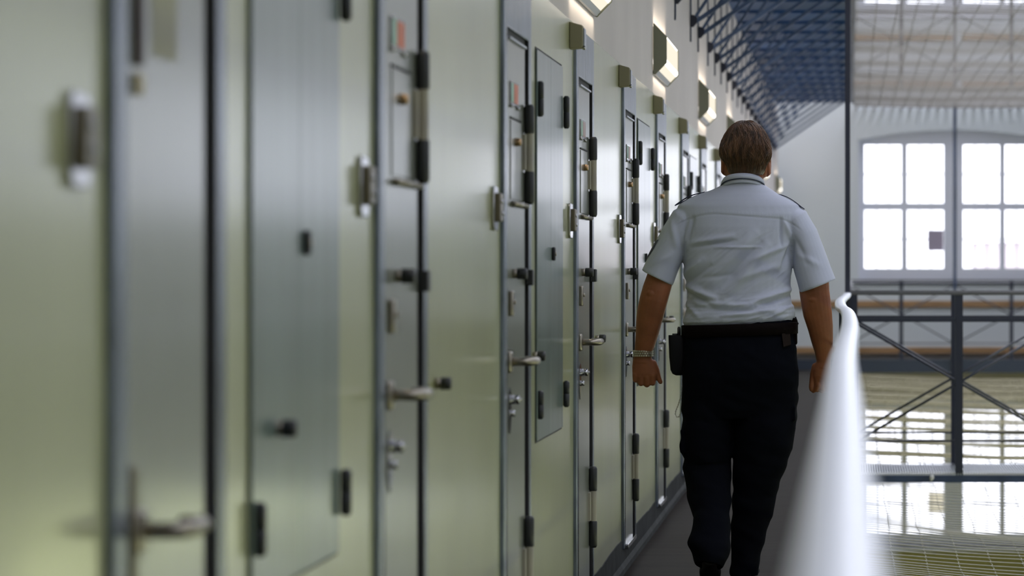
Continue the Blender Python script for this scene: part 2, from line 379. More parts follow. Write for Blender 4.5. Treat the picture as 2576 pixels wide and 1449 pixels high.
for k in range(ND):
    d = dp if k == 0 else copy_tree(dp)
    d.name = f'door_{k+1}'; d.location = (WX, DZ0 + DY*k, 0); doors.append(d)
    d['label'] = (['nearest and most blurred grey cell door at the left edge', 'second grey cell door, with orange card at its top, between two pale wall stretches',
                   'third grey cell door, just left of the in-focus blue hatch', 'sharp fourth grey cell door with brass peephole and steel handle',
                   'fifth grey cell door, beside the walking man\'s left elbow', 'sixth grey cell door, right behind the man\'s left fist'] + [ORD[i]+' grey cell door along the left wall, counted from the camera' for i in range(6, ND)])[k]
for k in range(3, ND):
    for lf in kids(doors[k]):
        for c in kids(lf):
            if c.name.startswith('orange_card'):
                if k == 3: pale = c.data.copy(); pale.materials[0] = mat('pale rose card', (.45, .33, .33), .5)
                c.data = pale; c.name = 'pale_card'
d0 = doors[0]
def drop(o):
    for c in kids(o): drop(c)
    bpy.data.objects.remove(o)
leaf0 = [c for c in kids(d0) if c.name.startswith('door_leaf')][0]
for c in kids(d0):
    if c.name.startswith('hinge'): c.location.z += .21 if c.matrix_local and c.data.vertices[0].co.z > 1 else 0
    if c.name.startswith('bolt_keeper'): drop(c)
for c in kids(leaf0):
    if c.name.startswith('handle_rose'): c.location.z -= .085
    elif c.name.split('.')[0] in ('food_hatch', 'hatch_seam', 'hatch_bolt', 'card_holder', 'green_card', 'orange_card', 'card_clip', 'peephole', 'bolt', 'upper_lock', 'cylinder_plate'): drop(c)
bm = NB(); box(bm, .0075, .012, .105, .150, .80, .985); obj('handle_plate', bm, M_hous, leaf0, bevel=.003)
bm = NB(); box(bm, .0075, .016, .135, .165, 1.50, 1.70); obj('name_strip', bm, mat('dark red brown strip', (.05, .025, .02), .5), leaf0, bevel=.002)
bm = NB(); box(bm, .0075, .016, .130, .165, 1.462, 1.490); obj('cream_tab', bm, mat('cream tab', (.55, .48, .32), .5), leaf0, bevel=.002)
bm = NB(); box(bm, .0075, .0085, .25, .42, 1.52, 1.70); obj('paper_sheet', bm, mat('faded cream paper', (.36, .35, .24), .6), leaf0)
# call panels beside the doors
def call_panel():
    root = empty('call_panel', (WX, 0, 0))
    bm = NB(); prism(bm, [(-.225, 1.345), (-.21, 1.335), (-.135, 1.335), (-.12, 1.345), (-.12, 1.44), (-.135, 1.45), (-.21, 1.45), (-.225, 1.44)], 'x', 0, .008); obj('back_plate', bm, M_chrome, root, bevel=.002)
    bm = NB(); box(bm, .006, .023, -.215, -.135, 1.358, 1.432); f = obj('housing', bm, M_hous, root, bevel=.004)
    for a_, b_ in ((-.19, 1.41), (-.17, 1.38)):
        bm = NB(); tube(bm, [(.02, a_, b_), (.027, a_, b_)], .006, 10); obj('button', bm, M_chrome, f, smooth=True)
    return tag(root, None, 'call panel', 'call panels beside the cell doors')
def alarm_box():
    root = empty('alarm_box', (WX, 0, 0))
    bm = NB(); prism(bm, [(0, 1.962), (0, 2.052), (.042, 2.040), (.045, 2.034), (.045, 1.972), (.040, 1.966)], 'y', -.17, -.095); obj('housing', bm, M_beige, root, bevel=.003)
    bm = NB(); box(bm, .045, .050, -.165, -.10, 1.972, 2.030); obj('front_plate', bm, M_lbase, root, bevel=.001)
    bm = NB(); ball(bm, (.047, -.150, 1.966), .0075, sub=2); obj('indicator', bm, M_chrome, root, smooth=True)
    return tag(root, None, 'alarm box', 'beige boxes above the cell doors')
def door_stop():
    root = empty('door_stop', (WX, 0, 0))
    bm = NB(); tube(bm, [(0, 0, .98), (.016, 0, .98)], .0125, 14); obj('mount', bm, M_steel, root, smooth=True)
    bm = NB(); tube(bm, [(.014, 0, .98), (.034, 0, .98), (.037, 0, .98)], [.0145, .0145, .011], 16); obj('rubber_buffer', bm, M_rubber, root, smooth=True)
    return tag(root, None, 'door stop', 'rubber door stops on the wall')
def wall_lamp():
    root = empty('wall_lamp', (WX, 0, 0)); L = 1.13
    cap = [(0, 2.386), (.004, 2.388), (.064, 2.326), (.064, 2.202), (.010, 2.146), (0, 2.150)]
    for a, b in ((-.006, .006), (L-.006, L+.006)):
        bm = NB(); prism(bm, cap, 'y', a, b); obj('end_cap', bm, M_capg, root, bevel=.002)
    bm = NB(); prism(bm, [(.001, 2.375), (.006, 2.375), (.057, 2.323), (.060, 2.32), (.060, 2.222), (.001, 2.222)], 'y', .006, L-.006); obj('upper_diffuser', bm, M_glow, root)
    bm = NB(); prism(bm, [(.002, 2.376), (.006, 2.384), (.058, 2.330), (.055, 2.325), (.006, 2.376)], 'y', .006, L-.006); obj('top_lens', bm, M_glow3, root)
    bm = NB(); prism(bm, [(.001, 2.221), (.060, 2.221), (.060, 2.206), (.050, 2.196), (.001, 2.196)], 'y', .006, L-.006); obj('lower_prism', bm, M_glow2, root)
    bm = NB(); prism(bm, [(.001, 2.196), (.050, 2.196), (.022, 2.168), (.001, 2.168)], 'y', .006, L-.006); obj('lower_diffuser', bm, M_glow, root)
    bm = NB(); prism(bm, [(0, 2.168), (.024, 2.168), (.010, 2.150), (0, 2.150)], 'y', .006, L-.006); obj('tray', bm, M_lbase, root)
    for z, up in ((2.142, 0), (2.392, 1)):
        l = bpy.data.lights.new('tube light', 'AREA'); l.shape = 'RECTANGLE'; l.size = .035; l.size_y = L-.04; l.energy = 1.1; l.color = (1, .86, .68)
        lo = bpy.data.objects.new('tube_light', l); COL.objects.link(lo); lo.parent = root; lo.location = (.028, L/2, z)
        if up: lo.rotation_euler = (PI, 0, 0)
    return tag(root, None, 'wall lamp', 'lit fluorescent lamps on the left wall')
def series(fn, ys, labels, x=WX+.0004):
    first = None
    for i, y in enumerate(ys):
        o = first if False else (fn() if i == 0 else copy_tree(first))
        if i == 0: first = o
        o.location = (x, y, 0); o['label'] = labels[i]
NV = 12
series(call_panel, [DZ0+DY*k for k in range(NV)],
       ['blurred dark call panel left of the nearest cell door', 'call panel on the pale wall left of the second cell door', 'chrome edged call panel left of the third cell door',
        'sharp chrome call panel left of the fourth cell door', 'call panel left of the fifth cell door'] + [f'call panel left of the {ORD[k]} cell door' for k in range(5, NV)])
series(alarm_box, [DZ0+DY*k for k in range(3, NV)],
       ['largest and sharpest beige box, over the fourth cell door under the cut-off lamp'] + [f'small beige box over the {ORD[k]} cell door' for k in range(4, NV)])
sy = [5.45+.19, DZ0+DY+1.0, DZ0+2*DY+.96] + [DZ0+DY*k+1.02 for k in range(3, 8)]
series(door_stop, sy, ['blurred black door stop low on the nearest blue hatch', 'black door stop on bare wall between second and third doors', 'black door stop at the handle of the third door',
       'black door stop behind the steel handle of the fourth door'] + [f'black door stop right of the {ORD[k]} cell door' for k in range(4, 8)])
series(wall_lamp, [DZ0+DY*k-.17 for k in (3, 5, 7, 9, 11, 13)] + [43.0, DZ0+DY-.17, DZ0-DY-.17], ['lit wall lamp cut off by the top edge, above the fourth door', 'largest fully visible lit wall lamp, above the sixth door',
       'lit wall lamp above the eighth door, next smaller', 'lit wall lamp just above the man\'s hair, partly hidden', 'lit wall lamp behind the man\'s head', 'lit wall lamp behind the man\'s head, farther along', 'farthest lit wall lamp, a glow at the man\'s right ear', 'lit wall lamp above the second cell door, above the picture', 'lit wall lamp before the nearest cell door, out of the picture'])

# blue service hatches
def hatch():
    root = empty('service_hatch', (WX+.0006, 0, 0)); W = .92; z0, z1 = .727, 1.882
    bm = NB(); box(bm, 0, .0015, -.006, W+.006, z0-.006, z1+.008); obj('rebate', bm, M_dark, root)
    for a, b in ((0, .468), (.471, W)):
        bm = NB(); box(bm, .001, .006, a, b, z0, z1); obj('hatch_leaf', bm, M_panel, root, bevel=.001)
    for y, p in ((.035, .012), (W+.012, .016)):
        for a, b in ((1.685, 1.79), (.79, .875)):
            bm = NB(); zz = a - (.0 if y < .5 else .0)
            tube(bm, [(p, y, a), (p, y, a+.006), (p, y, (a+b)/2-.001), (p, y, (a+b)/2), (p, y, (a+b)/2+.001), (p, y, b-.006), (p, y, b)], [.006, .0105, .0105, .009, .0105, .0105, .006], 14); obj('hinge', bm, M_rubber, root, smooth=True)
    bm = NB(); box(bm, .006, .016, .50, .53, 1.26, 1.302); obj('latch', bm, M_dark, root, bevel=.004)
    bm = NB(); tube(bm, [(.014, .515, 1.281), (.019, .515, 1.281)], .007, 10); obj('keyhole', bm, M_steel, root, smooth=True)
    return tag(root, None, 'service hatch', 'blue grey service hatches between the doors')
series(hatch, [DZ0+DY*k+1.035 for k in (0, 2, 4, 6, 8)], ['broad blurred blue hatch right of the nearest cell door', 'sharp blue hatch between the third and fourth cell doors', 'narrow blue hatch between the fifth and sixth cell doors',
       'thin blue hatch between the seventh and eighth cell doors', 'thin blue hatch between the ninth and tenth cell doors'])

# ------------------------------------------------------------------ brackets under the upper gallery
def bracket():
    root = empty('gallery_bracket', (WX, 0, 0))
    bm = NB(); box(bm, 0, .008, -.015, .015, 2.545, 3.25); obj('wall_leg', bm, M_blue, root)
    bm = NB(); box(bm, 0, .92, -.012, .012, 3.228, 3.25); obj('top_chord', bm, M_soffit, root)
    bm = NB(); bar(bm, (.015, 0, 2.65), (.86, 0, 3.23), .018, .024); obj('outer_strut', bm, M_strut, root)
    bm = NB(); bar(bm, (.012, .0, 2.66), (.385, 0, 3.23), .018, .018); obj('inner_strut', bm, M_strut, root)
    bm = NB(); prism(bm, [(.0, 2.63), (.0, 2.70), (.02, 2.70), (.04, 2.685), (.04, 2.655), (.02, 2.63)], 'y', -.016, .016); obj('gusset', bm, M_navy, root)
    return tag(root, None, 'bracket', 'blue steel brackets under the upper gallery')
by = [18.47, 20.26, 21.26, 22.7, 23.86] + [25.0+1.2*i for i in range(15)]
bl = ['nearest dark steel bracket at the top edge, half cut off', 'second steel bracket from the top edge with a black gusset', 'third steel bracket from the top edge, close behind the second']
def blab(y):
    k = (y-DZ0)/DY; n = int(k)
    return f'blue steel gallery bracket level with the {ORD[n]} cell door' if k-n < .5 else f'blue steel gallery bracket just past the {ORD[n]} cell door'
series(bracket, by, bl + [blab(y) for y in by[3:]])

# ------------------------------------------------------------------ railings
def railing(name, x0, x1, y, zb, ps, zt, label, group=None, mt=None, split=True):
    """X-braced railing across the hall from x0 to x1 at depth y; ps post positions"""
    root = empty(name, (x0, y, zb)); mt = mt or M_navy; L = lambda x, z: (x-x0, 0, z-zb)
    bm = NB(); box(bm, 0, x1-x0, -.02, .02, zt-zb-.022, zt-zb); obj('handrail', bm, M_railg, root, bevel=.004)
    for z, nme in ((.924, 'middle_rail'), (.20, 'bottom_rail')):
        bm = NB(); bar(bm, L(x0, z+zb), L(x1, z+zb), .014, .024 if z > .5 else .012); obj(nme, bm, mt, root)
    for i, p in enumerate(ps):
        bm = NB(); w = .046 if i % 2 else .034
        box(bm, p-x0-w/2, p-x0+w/2, -.015, .015, (-.03 if i % 2 else 0), zt-zb-.02); obj('post', bm, mt, root)
    for i in range(0, len(ps)-2, 2):
        for za, zb_ in ((.91, .19), (.19, .91)):
            bm = NB(); tube(bm, [L(ps[i], za+zb), L(ps[i+2], zb_+zb)], .0075, 8); obj('brace', bm, mt, root, smooth=True)
    return tag(root, label, 'railing', group)
ps = [.02 + .628*i for i in range(5)] + [3.16]
railing('bridge_railing', .0, 2.62, 20.92, 0, ps[:5], 1.095, 'near dark railing with crossed braces on the footbridge over the nets', 'footbridge railings')
railing('bridge_railing', .0, 2.62, 22.0, 0, [p+.006 for p in ps[:5]], 1.095, 'far railing of the footbridge, its braces parallel to the near one', 'footbridge railings')
railing('platform_railing', -.03, 3.3, 42.22, .12, [-.02, .61, 1.257, 1.94, 2.60, 3.25], 1.09, 'faint blue railing in front of the end window')
railing('platform_railing', -.03, 3.3, 42.22, ST, [-.02, .61, 1.257, 1.94, 2.60, 3.25], ST+1.09, 'railing of the storey above seen through the upper net')
# slim columns
bm = NB(); box(bm, 1.235, 1.275, 42.14, 42.18, .0, 3.22); tag(obj('gallery_column', bm, M_blue), 'thin blue column in front of the middle of the end window', 'column')
bm = NB(); box(bm, -.034, -.003, 20.86, 20.90, 0, 3.22); tag(obj('gallery_column', bm, M_navy), 'tall dark column dividing the gallery from the open hall', 'column')

# footbridge deck
root = empty('footbridge', (0, 20.9, 0))
for a, b in ((0, .05), (1.07, 1.12)):
    bm = NB(); box(bm, .04, 3.5, a, b, -.047, -.004); obj('edge_beam', bm, M_blue, root)
bm = NB(); x = .05
while x < 3.5: box(bm, x, x+.006, .0, 1.12, -.004, .008); x += .0155
obj('bar_grating', bm, M_galv, root)
tag(root, 'steel footbridge with bar grating deck crossing the hall', 'footbridge')
bm = NB(); ball(bm, (.485, 20.885, -.015), .014, (1, .6, 1.3), 2); tube(bm, [(.485, 20.885, -.02), (.478, 20.885, -.035)], .006, 8)
tag(obj('net_hook', bm, M_wht, smooth=True), 'small white hook on the front edge of the footbridge', 'hook')

# near handrail of the walkway: worn tube that wanders slightly where it ends at the column
root = empty('walkway_railing', (0, 0, 0))
pts = [(-.004, .8), (-.005, 1.3), (-.008, 3), (-.013, 5.8), (-.008, 7.6), (-.002, 9.3), (-.006, 11.6), (-.016, 12.9), (-.036, 14.0), (-.048, 16.2), (-.040, 18), (-.026, 19.6), (-.022, 20.85)]
def spl(pts, n=6):
    out = []
    for i in range(len(pts)-1):
        p0, p1, p2, p3 = pts[max(i-1, 0)], pts[i], pts[i+1], pts[min(i+2, len(pts)-1)]
        for k in range(n):
            t = k/n; c = []
            for j in range(2):
                m1 = (p2[j]-p0[j])/(p2[1]-p0[1]+1e-9)*(p2[1]-p1[1]); m2 = (p3[j]-p1[j])/(p3[1]-p1[1]+1e-9)*(p2[1]-p1[1])
                c.append((2*t**3-3*t**2+1)*p1[j]+(t**3-2*t**2+t)*m1+(-2*t**3+3*t**2)*p2[j]+(t**3-t**2)*m2)
            out.append(tuple(c))
    return out+[pts[-1]]
cr = spl(pts)
bm = NB(); loft(bm, [((x, y, 1.076), (.0245, 0, 0), (0, 0, .013)) for x, y in cr], 28, 2.7); obj('handrail', bm, M_rail, root, smooth=True)
def rx(y):
    for (xa, ya), (xb, yb) in zip(cr, cr[1:]):
        if ya <= y <= yb: return xa+(xb-xa)*(y-ya)/(yb-ya)
    return cr[-1][0]
py = [1.5+1.25*i for i in range(15)]
for y in py:
    x = rx(y); bm = NB(); box(bm, x-.006, x+.006, y-.02, y+.02, 0, 1.055); obj('post', bm, M_navy, root)
for z in (.92, .2):
    bm = NB(); tube(bm, [(x, y, z) for x, y in cr], .007, 6); obj('side_rail', bm, M_navy, root)
for i in range(0, 13, 2):
    for a, b in ((.91, .2), (.2, .91)):
        bm = NB(); tube(bm, [(rx(py[i]), py[i], a), (rx(py[i]+1.25), py[i]+1.25, (a+b)/2), (rx(py[i+2]), py[i+2], b)], .006, 6); obj('brace', bm, M_navy, root)
tag(root, 'shining white handrail running away beside the walkway', 'railing')
root = empty('walkway_railing', (0, 22.1, 0))
bm = NB(); tube(bm, [(0, 0, 1.071), (0, 20, 1.071)], .018, 10); obj('handrail', bm, M_railg, root, smooth=True)
for i in range(17): bm = NB(); box(bm, -.006, .006, i*1.25, i*1.25+.03, 0, 1.055); obj('post', bm, M_navy, root)
tag(root, 'far stretch of walkway railing beyond the footbridge', 'railing')

# ------------------------------------------------------------------ safety nets
def net(y0, y1, zf, m, label, rr, x0=.04, x1=3.5, s=.15, lw=.8, zz=.012):
    bm = NB(); n = int((y1-y0)/s); nx = int((x1-x0)/s)
    for i in range(n+1):
        y = y0 + i*(y1-y0)/n; jy = R.uniform(-.008, .008)
        tube(bm, [(x0+(x1-x0)*k/nx, y+jy+.012*noise.noise(Vector((k*.4, i*.31, 5))), zf(x0+(x1-x0)*k/nx, y)) for k in range(0, nx+1)], rr, 3, False)
    for k in range(nx+1):
        x = x0+(x1-x0)*k/nx; q = []
        for i in range(2*n+1):
            y = y0+i*(y1-y0)/(2*n); q.append((x+.010*noise.noise(Vector((k*1.3, y*1.1, 2)))+(zz if i % 2 else -zz), y, zf(x, y)-(.003 if i % 2 else 0)))
        tube(bm, q, rr*lw, 3, False)
    return tag(obj('safety_net', bm, m, smooth=True), label, 'safety net')
def sag(x): return math.sin(PI*min(1, max(0, x/3.55)))
ND3 = noise.noise
net(13.6, 20.88, lambda x, y: -.05 - .11*sag(x)*min(1, (20.9-y)/1.5) - .012*math.sin(y*2.1+x) + .01*ND3(Vector((x*1.5, y*1.2, 0))), M_rope, 'near safety net stretched over the hall in front of the footbridge', .0029, lw=.55, zz=.004)
net(22.1, 42.15, lambda x, y: -.06 - .05*sag(x) - .030*math.sin(y*2*PI/1.9+.25*x) + .018*ND3(Vector((x*.9, y*.7, 9))), M_rope2, 'long safety net stretched between footbridge and end platform', .0046, lw=.5)
net(20.0, 42.15, lambda x, y: 3.19 - .03*sag(x) - .004*math.sin(y*2*PI/2.3+.3*x) + .006*ND3(Vector((x*.9, y*.7, 4))), mat('shaded grey net cord', (.36, .34, .32), .8), 'upper safety net seen from below at the level of the gallery above', .0042, lw=.33)

# ------------------------------------------------------------------ the walking officer
YP = 13.54
def P(px, py, dy=0.0):
    Y = YP+dy; return Vector(((px-CX)*Y/FPX, Y, CZ-(py-CY)*Y/FPX))
def S(px, dy=0.0): return px*(YP+dy)/FPX
def remesh(bm, voxel, smooth=4, keep=None):
    bmesh.ops.recalc_face_normals(bm, faces=bm.faces)
    me = bpy.data.meshes.new('tmp'); bm.to_mesh(me); bm.free()
    o = bpy.data.objects.new('tmp', me); COL.objects.link(o)
    md = o.modifiers.new('r', 'REMESH'); md.mode = 'VOXEL'; md.voxel_size = voxel; md.use_smooth_shade = True
    if smooth:
        ms = o.modifiers.new('s', 'SMOOTH'); ms.iterations = smooth; ms.factor = .5
    dg = bpy.context.evaluated_depsgraph_get()
    out = bpy.data.meshes.new_from_object(o.evaluated_get(dg))
    bpy.data.objects.remove(o); bpy.data.meshes.remove(me)
    return out
def displace(me, fn):
    """move every vertex along its normal by fn(co)"""
    n = len(me.vertices); co = [0.0]*(3*n); no = [0.0]*(3*n)
    me.vertices.foreach_get('co', co); me.vertices.foreach_get('normal', no)
    for i in range(n):
        c = Vector(co[3*i:3*i+3]); f = fn(c)
        for j in range(3): co[3*i+j] += no[3*i+j]*f
    me.vertices.foreach_set('co', co); me.update()
def mesh_obj(name, me, m, parent):
    me.name = name; me.materials.clear()
    for mm in (m if isinstance(m, (list, tuple)) else [m]): me.materials.append(mm)
    me.polygons.foreach_set('use_smooth', [True]*len(me.polygons))
    o = bpy.data.objects.new(name, me); COL.objects.link(o); o.parent = parent; return o
def ell(l, r, y, front, back, dy=0.0, tilt=0.0):
    """horizontal slice from silhouette pixels l..r at pixel row y; depths in metres"""
    c = P((l+r)/2, y, dy); h = S((r-l)/2, dy)
    c.y += (front-back)/2
    return (c, Vector((h, 0, tilt*h)), Vector((0, (front+back)/2, 0)))
def limb(bm, pts, n=20, e=2.0):
    """pts: (px, py, half width px, half depth m, dy); rings perpendicular to the limb"""
    C = [P(p[0], p[1], p[4]) for p in pts]; rings = []
    for i, p in enumerate(pts):
        d = (C[min(i+1, len(C)-1)]-C[max(i-1, 0)]).normalized()
        v = Vector((0, 1, 0)); u = v.cross(d).normalized(); v = d.cross(u).normalized()
        rings.append((C[i], u*S(p[2], p[4]), v*p[3]))
    loft(bm, rings, n, e)
    return C

person = empty('person', (P(1865, 672).x, YP, 0))
def child(o): o.matrix_parent_inverse = person.matrix_world.inverted(); return o
bpy.context.view_layer.update()
PM = Matrix.Translation(person.location)
def attach(o):
    o.parent = person; o.matrix_parent_inverse = PM.inverted(); return o

# --- body: one continuous figure
bm = NB()
# skull, face, jaw
HC = P(1876, 383); 
ball(bm, HC + Vector((0, .005, .0)), 1, (.083, .098, .098), 4)
ball(bm, HC + Vector((0, .035, -.055)), 1, (.066, .072, .072), 3)
ball(bm, HC + Vector((0, .068, -.098)), 1, (.034, .028, .022), 3)          # chin
prism(bm, [(0, 0), (.0, 0), (0, 0)], 'x', 0, 0) if False else None
loft(bm, [(HC+Vector((0, .098, -.018)), Vector((.009, 0, 0)), Vector((0, .010, 0))), (HC+Vector((0, .108, -.042)), Vector((.013, 0, 0)), Vector((0, .014, 0))), (HC+Vector((0, .112, -.055)), Vector((.017, 0, 0)), Vector((0, .014, 0))), (HC+Vector((0, .102, -.062)), Vector((.012, 0, 0)), Vector((0, .010, 0)))], 12)
for s in (-1, 1):
    ball(bm, HC+Vector((s*.032, .088, .012)), 1, (.026, .014, .008), 2)   # brow
    ball(bm, HC+Vector((s*.040, .076, -.045)), 1, (.022, .020, .020), 2)  # cheek
ball(bm, HC+Vector((0, .095, -.076)), 1, (.022, .010, .005), 2); ball(bm, HC+Vector((0, .093, -.084)), 1, (.019, .010, .005), 2)  # lips
# ears
for l, t, b, s in ((1819, 393, 443, -1), (1934, 398, 446, 1)):
    c = P((l), (t+b)/2); hh = S((b-t)/2)
    rot = Matrix.Rotation(s*-.10, 4, 'Y')
    ball(bm, c+Vector((-s*.002, -.002, .004)), 1, (.009, .020, hh*.95), 3, rot)
    ball(bm, c+Vector((-s*.006, .004, -hh*.7)), 1, (.008, .010, .010), 2)
    tube(bm, [c+Vector((s*.005, -.004+.016*math.cos(a), .006+hh*.85*math.sin(a))) for a in [(-1.2+k*.42) for k in range(10)]], .0045, 8)
for x_, s_ in ((1831, -1), (1922, 1)): ball(bm, P(x_, 424), 1, (.016, .03, .036), 3)
# neck
loft(bm, [ell(1826, 1922, 425, .055, .070), ell(1826, 1920, 445, .058, .068), ell(1822, 1920, 470, .06, .07), ell(1790, 1945, 500, .07, .08)], 28)
# torso and legs under the clothes
loft(bm, [ell(1790, 1945, 495, .07, .08), ell(1735, 1985, 530, .09, .10), ell(1725, 1985, 600, .12, .11), ell(1733, 1978, 700, .12, .10), ell(1732, 1985, 800, .13, .10), ell(1730, 1995, 900, .11, .115), ell(1730, 1990, 990, .10, .11)], 28)
limb(bm, [(1786, 980, 50, .08, 0), (1780, 1080, 50, .08, 0), (1778, 1175, 40, .065, .03), (1783, 1260, 36, .06, -.07), (1786, 1350, 28, .045, -.20), (1788, 1400, 22, .035, -.27)])
limb(bm, [(1925, 980, 55, .08, 0), (1918, 1080, 58, .08, 0), (1904, 1175, 45, .065, .04), (1893, 1300, 34, .06, .06), (1880, 1400, 26, .045, .08), (1876, 1440, 22, .04, .085)])
# arms
AL = [(1735, 545, 30, .055, 0), (1712, 580, 36, .055, 0), (1676, 650, 34, .052, -.01), (1661, 698, 34, .050, -.015), (1651, 730, 35.5, .050, -.02), (1645, 752, 35.5, .048, -.02), (1638, 780, 35, .047, -.01), (1633, 805, 33, .044, 0), (1629, 832, 30, .040, .01), (1624, 858, 26.5, .034, .02), (1619, 882, 23, .030, .03), (1617, 897, 23, .028, .035), (1617, 912, 26, .026, .035)]
AR = [(1980, 545, 30, .055, 0), (2005, 580, 36, .055, 0), (2039, 650, 35, .052, -.01), (2046, 700, 39, .053, -.01), (2049, 735, 38, .052, -.01), (2053, 765, 37.5, .050, 0), (2057, 790, 36.5, .046, .01), (2064, 825, 32, .042, .02), (2068, 855, 28, .036, .03), (2072, 885, 23, .030, .04), (2072, 910, 18.5, .027, .045), (2070, 925, 20, .026, .045)]
limb(bm, AL); limb(bm, AR)
# elbow point
ball(bm, P(1640, 738, -.055), 1, (.022, .016, .018), 3); ball(bm, P(2046, 752, -.045), 1, (.020, .014, .016), 3)
# left hand: loose fist, back of the hand towards the camera
def fing(bm, pts, rs, n=12):
    tube(bm, pts, rs, n); 
    for p, r in zip(pts, rs): ball(bm, p, r, sub=2)
D = .035
loft(bm, [(P(1617, 905, D), Vector((S(25), 0, 0)), Vector((0, .024, 0))), (P(1620, 922, D), Vector((S(30), 0, 0)), Vector((0, .022, 0))), (P(1622, 940, D), Vector((S(31.5), 0, 0)), Vector((0, .019, 0))), (P(1622, 950, D), Vector((S(30), 0, 0)), Vector((0, .014, 0)))], 22, 2.3)
for mx_, my_, r0, low in ((1598.5, 942, .0125, 955), (1611.5, 946, .0135, 963), (1626.5, 947, .014, 966), (1641, 944, .0135, 962)):
    a = P(mx_, my_, D-.004); b = P(mx_+.5, low, D+.004); c = P(mx_+1, low+1, D+.034); d = P(mx_+1.5, low-14, D+.050); e = P(mx_+1, low-22, D+.036)
    fing(bm, [a, b, c, d, e], [r0, r0*.98, r0*.92, r0*.85, r0*.75])
fing(bm, [P(1642, 915, D+.005), P(1650.5, 932, D+.010), P(1656, 949, D+.012), P(1661.5, 961, D+.012)], [.017, .0145, .0115, .0088])
# right hand: fingers loosely curled, thumb hanging on the inner side
D = .045
loft(bm, [(P(2070, 915, D), Vector((S(19), 0, 0)), Vector((0, .024, 0))), (P(2068, 930, D), Vector((S(24), 0, 0)), Vector((0, .023, 0))), (P(2070, 947, D), Vector((S(25.5), 0, 0)), Vector((0, .020, 0))), (P(2072, 958, D), Vector((S(24), 0, 0)), Vector((0, .015, 0)))], 22, 2.3)
for mx_, my_, r0, low in ((2056, 952, .0125, 981), (2068, 955, .0132, 983), (2080, 954, .0128, 979), (2091, 950, .0115, 972)):
    a = P(mx_, my_, D-.002); b = P(mx_+.6, low-6, D+.008); c = P(mx_+.2, low-1, D+.030); d = P(mx_-.5, low-12, D+.046)
    fing(bm, [a, b, c, d], [r0, r0*.95, r0*.9, r0*.78])
fing(bm, [P(2052, 922, D+.004), P(2046, 941, D+.006), P(2043, 960, D+.008), P(2041, 974, D+.008), P(2041, 980, D+.010)], [.016, .0135, .0115, .0105, .0085])
fing(bm, [P(2059, 968, D), P(2052, 980, D+.006), P(2046, 984, D+.012)], [.012, .0095, .008])
me = remesh(bm, .0028, 3)
body = attach(mesh_obj('body', me, M_skin, person))

# eyes, seen only from the front
bm = NB()
for s in (-1, 1): ball(bm, HC+Vector((s*.032, .0865, -.008)), .0115, sub=3)
attach(obj('eyes', bm, M_wht, smooth=True))

# --- hair: cap plus combed strands
bm = NB()
rows = [(307, 1864, 1889, .03), (310, 1853, 1901, .055), (318, 1841, 1912, .075), (328, 1832, 1921, .087), (342, 1823, 1930, .096), (356, 1816, 1936, .100), (372, 1812, 1940, .102), (388, 1811, 1941, .100), (399, 1815, 1939, .097), (408, 1824, 1934, .092), (418, 1828, 1931, .086), (431, 1830, 1928, .079), (441, 1833, 1922, .074)]
loft(bm, [ell(l+2, r-2, y, dd if y < 352 else (.085 if y < 372 else .02), dd) for y, l, r, dd in rows], 40)
me = remesh(bm, .004, 4)
cap = BVHTree.FromPolygons([v.co for v in me.vertices], [p.vertices[:] for p in me.polygons])
def hf(c):
    d = c-HC; a = math.atan2(d.x, -d.y)
    return .0022*noise.noise(Vector((a*9+d.z*6, d.z*7, 3))) + .0012*noise.noise(Vector((a*26+d.z*14, d.z*9, 8)))
displace(me, hf)
hair = attach(mesh_obj('hair', me, M_hair, person))
bm = NB(); crown = HC+Vector((.006, -.012, .112))
def strand(a, ph0, ph1, w, r, n=7, lift=.0015):
    q = []
    for k in range(n+1):
        t = k/n; ph = ph0+(ph1-ph0)*t; aa = a+w*math.sin(t*2.2)
        d = Vector((math.sin(ph)*math.sin(aa), -math.sin(ph)*math.cos(aa), math.cos(ph)))
        h = cap.ray_cast(HC+Vector((0, 0, -.01))+d*.4, -d)
        if h[0] is None: continue
        q.append(h[0]+d*(lift*(1+.8*math.sin(t*PI)) + .0012*noise.noise(Vector((a*7, ph*3, 1)))))
    if len(q) > 3: tube(bm, q, [r*(1-.75*(i/(len(q)-1))**2) for i in range(len(q))], 3, False)
for i in range(2600):
    a = R.uniform(-1.75, 1.75); p0 = R.uniform(.05, 1.55); 
    strand(a, p0, min(2.35 if abs(a) < 1.0 else 1.75, p0+R.uniform(.45, .9)), R.uniform(-.22, .30)+.25*math.sin(a*3+p0*5), R.uniform(.0006, .0014), 6, R.uniform(.0002, .0040))
for i in range(60):      # tuft at the crown
    a = R.uniform(-2.6, 2.6); c = HC+Vector((R.uniform(-.02, .018), R.uniform(-.02, .03), .108)); d = Vector((math.sin(a)*.014, -math.cos(a)*.014, .006))
    tube(bm, [c, c+d*.6+Vector((0, 0, .006)), c+d*1.4+Vector((0, 0, .002))], [.0012, .0009, .0003], 3, False)
o = obj('hair_strands', bm, mat('brown hair strands', (.11, .055, .030), .35, var=(30, .6, (2, 2, .5))), None, smooth=True); o.parent = hair

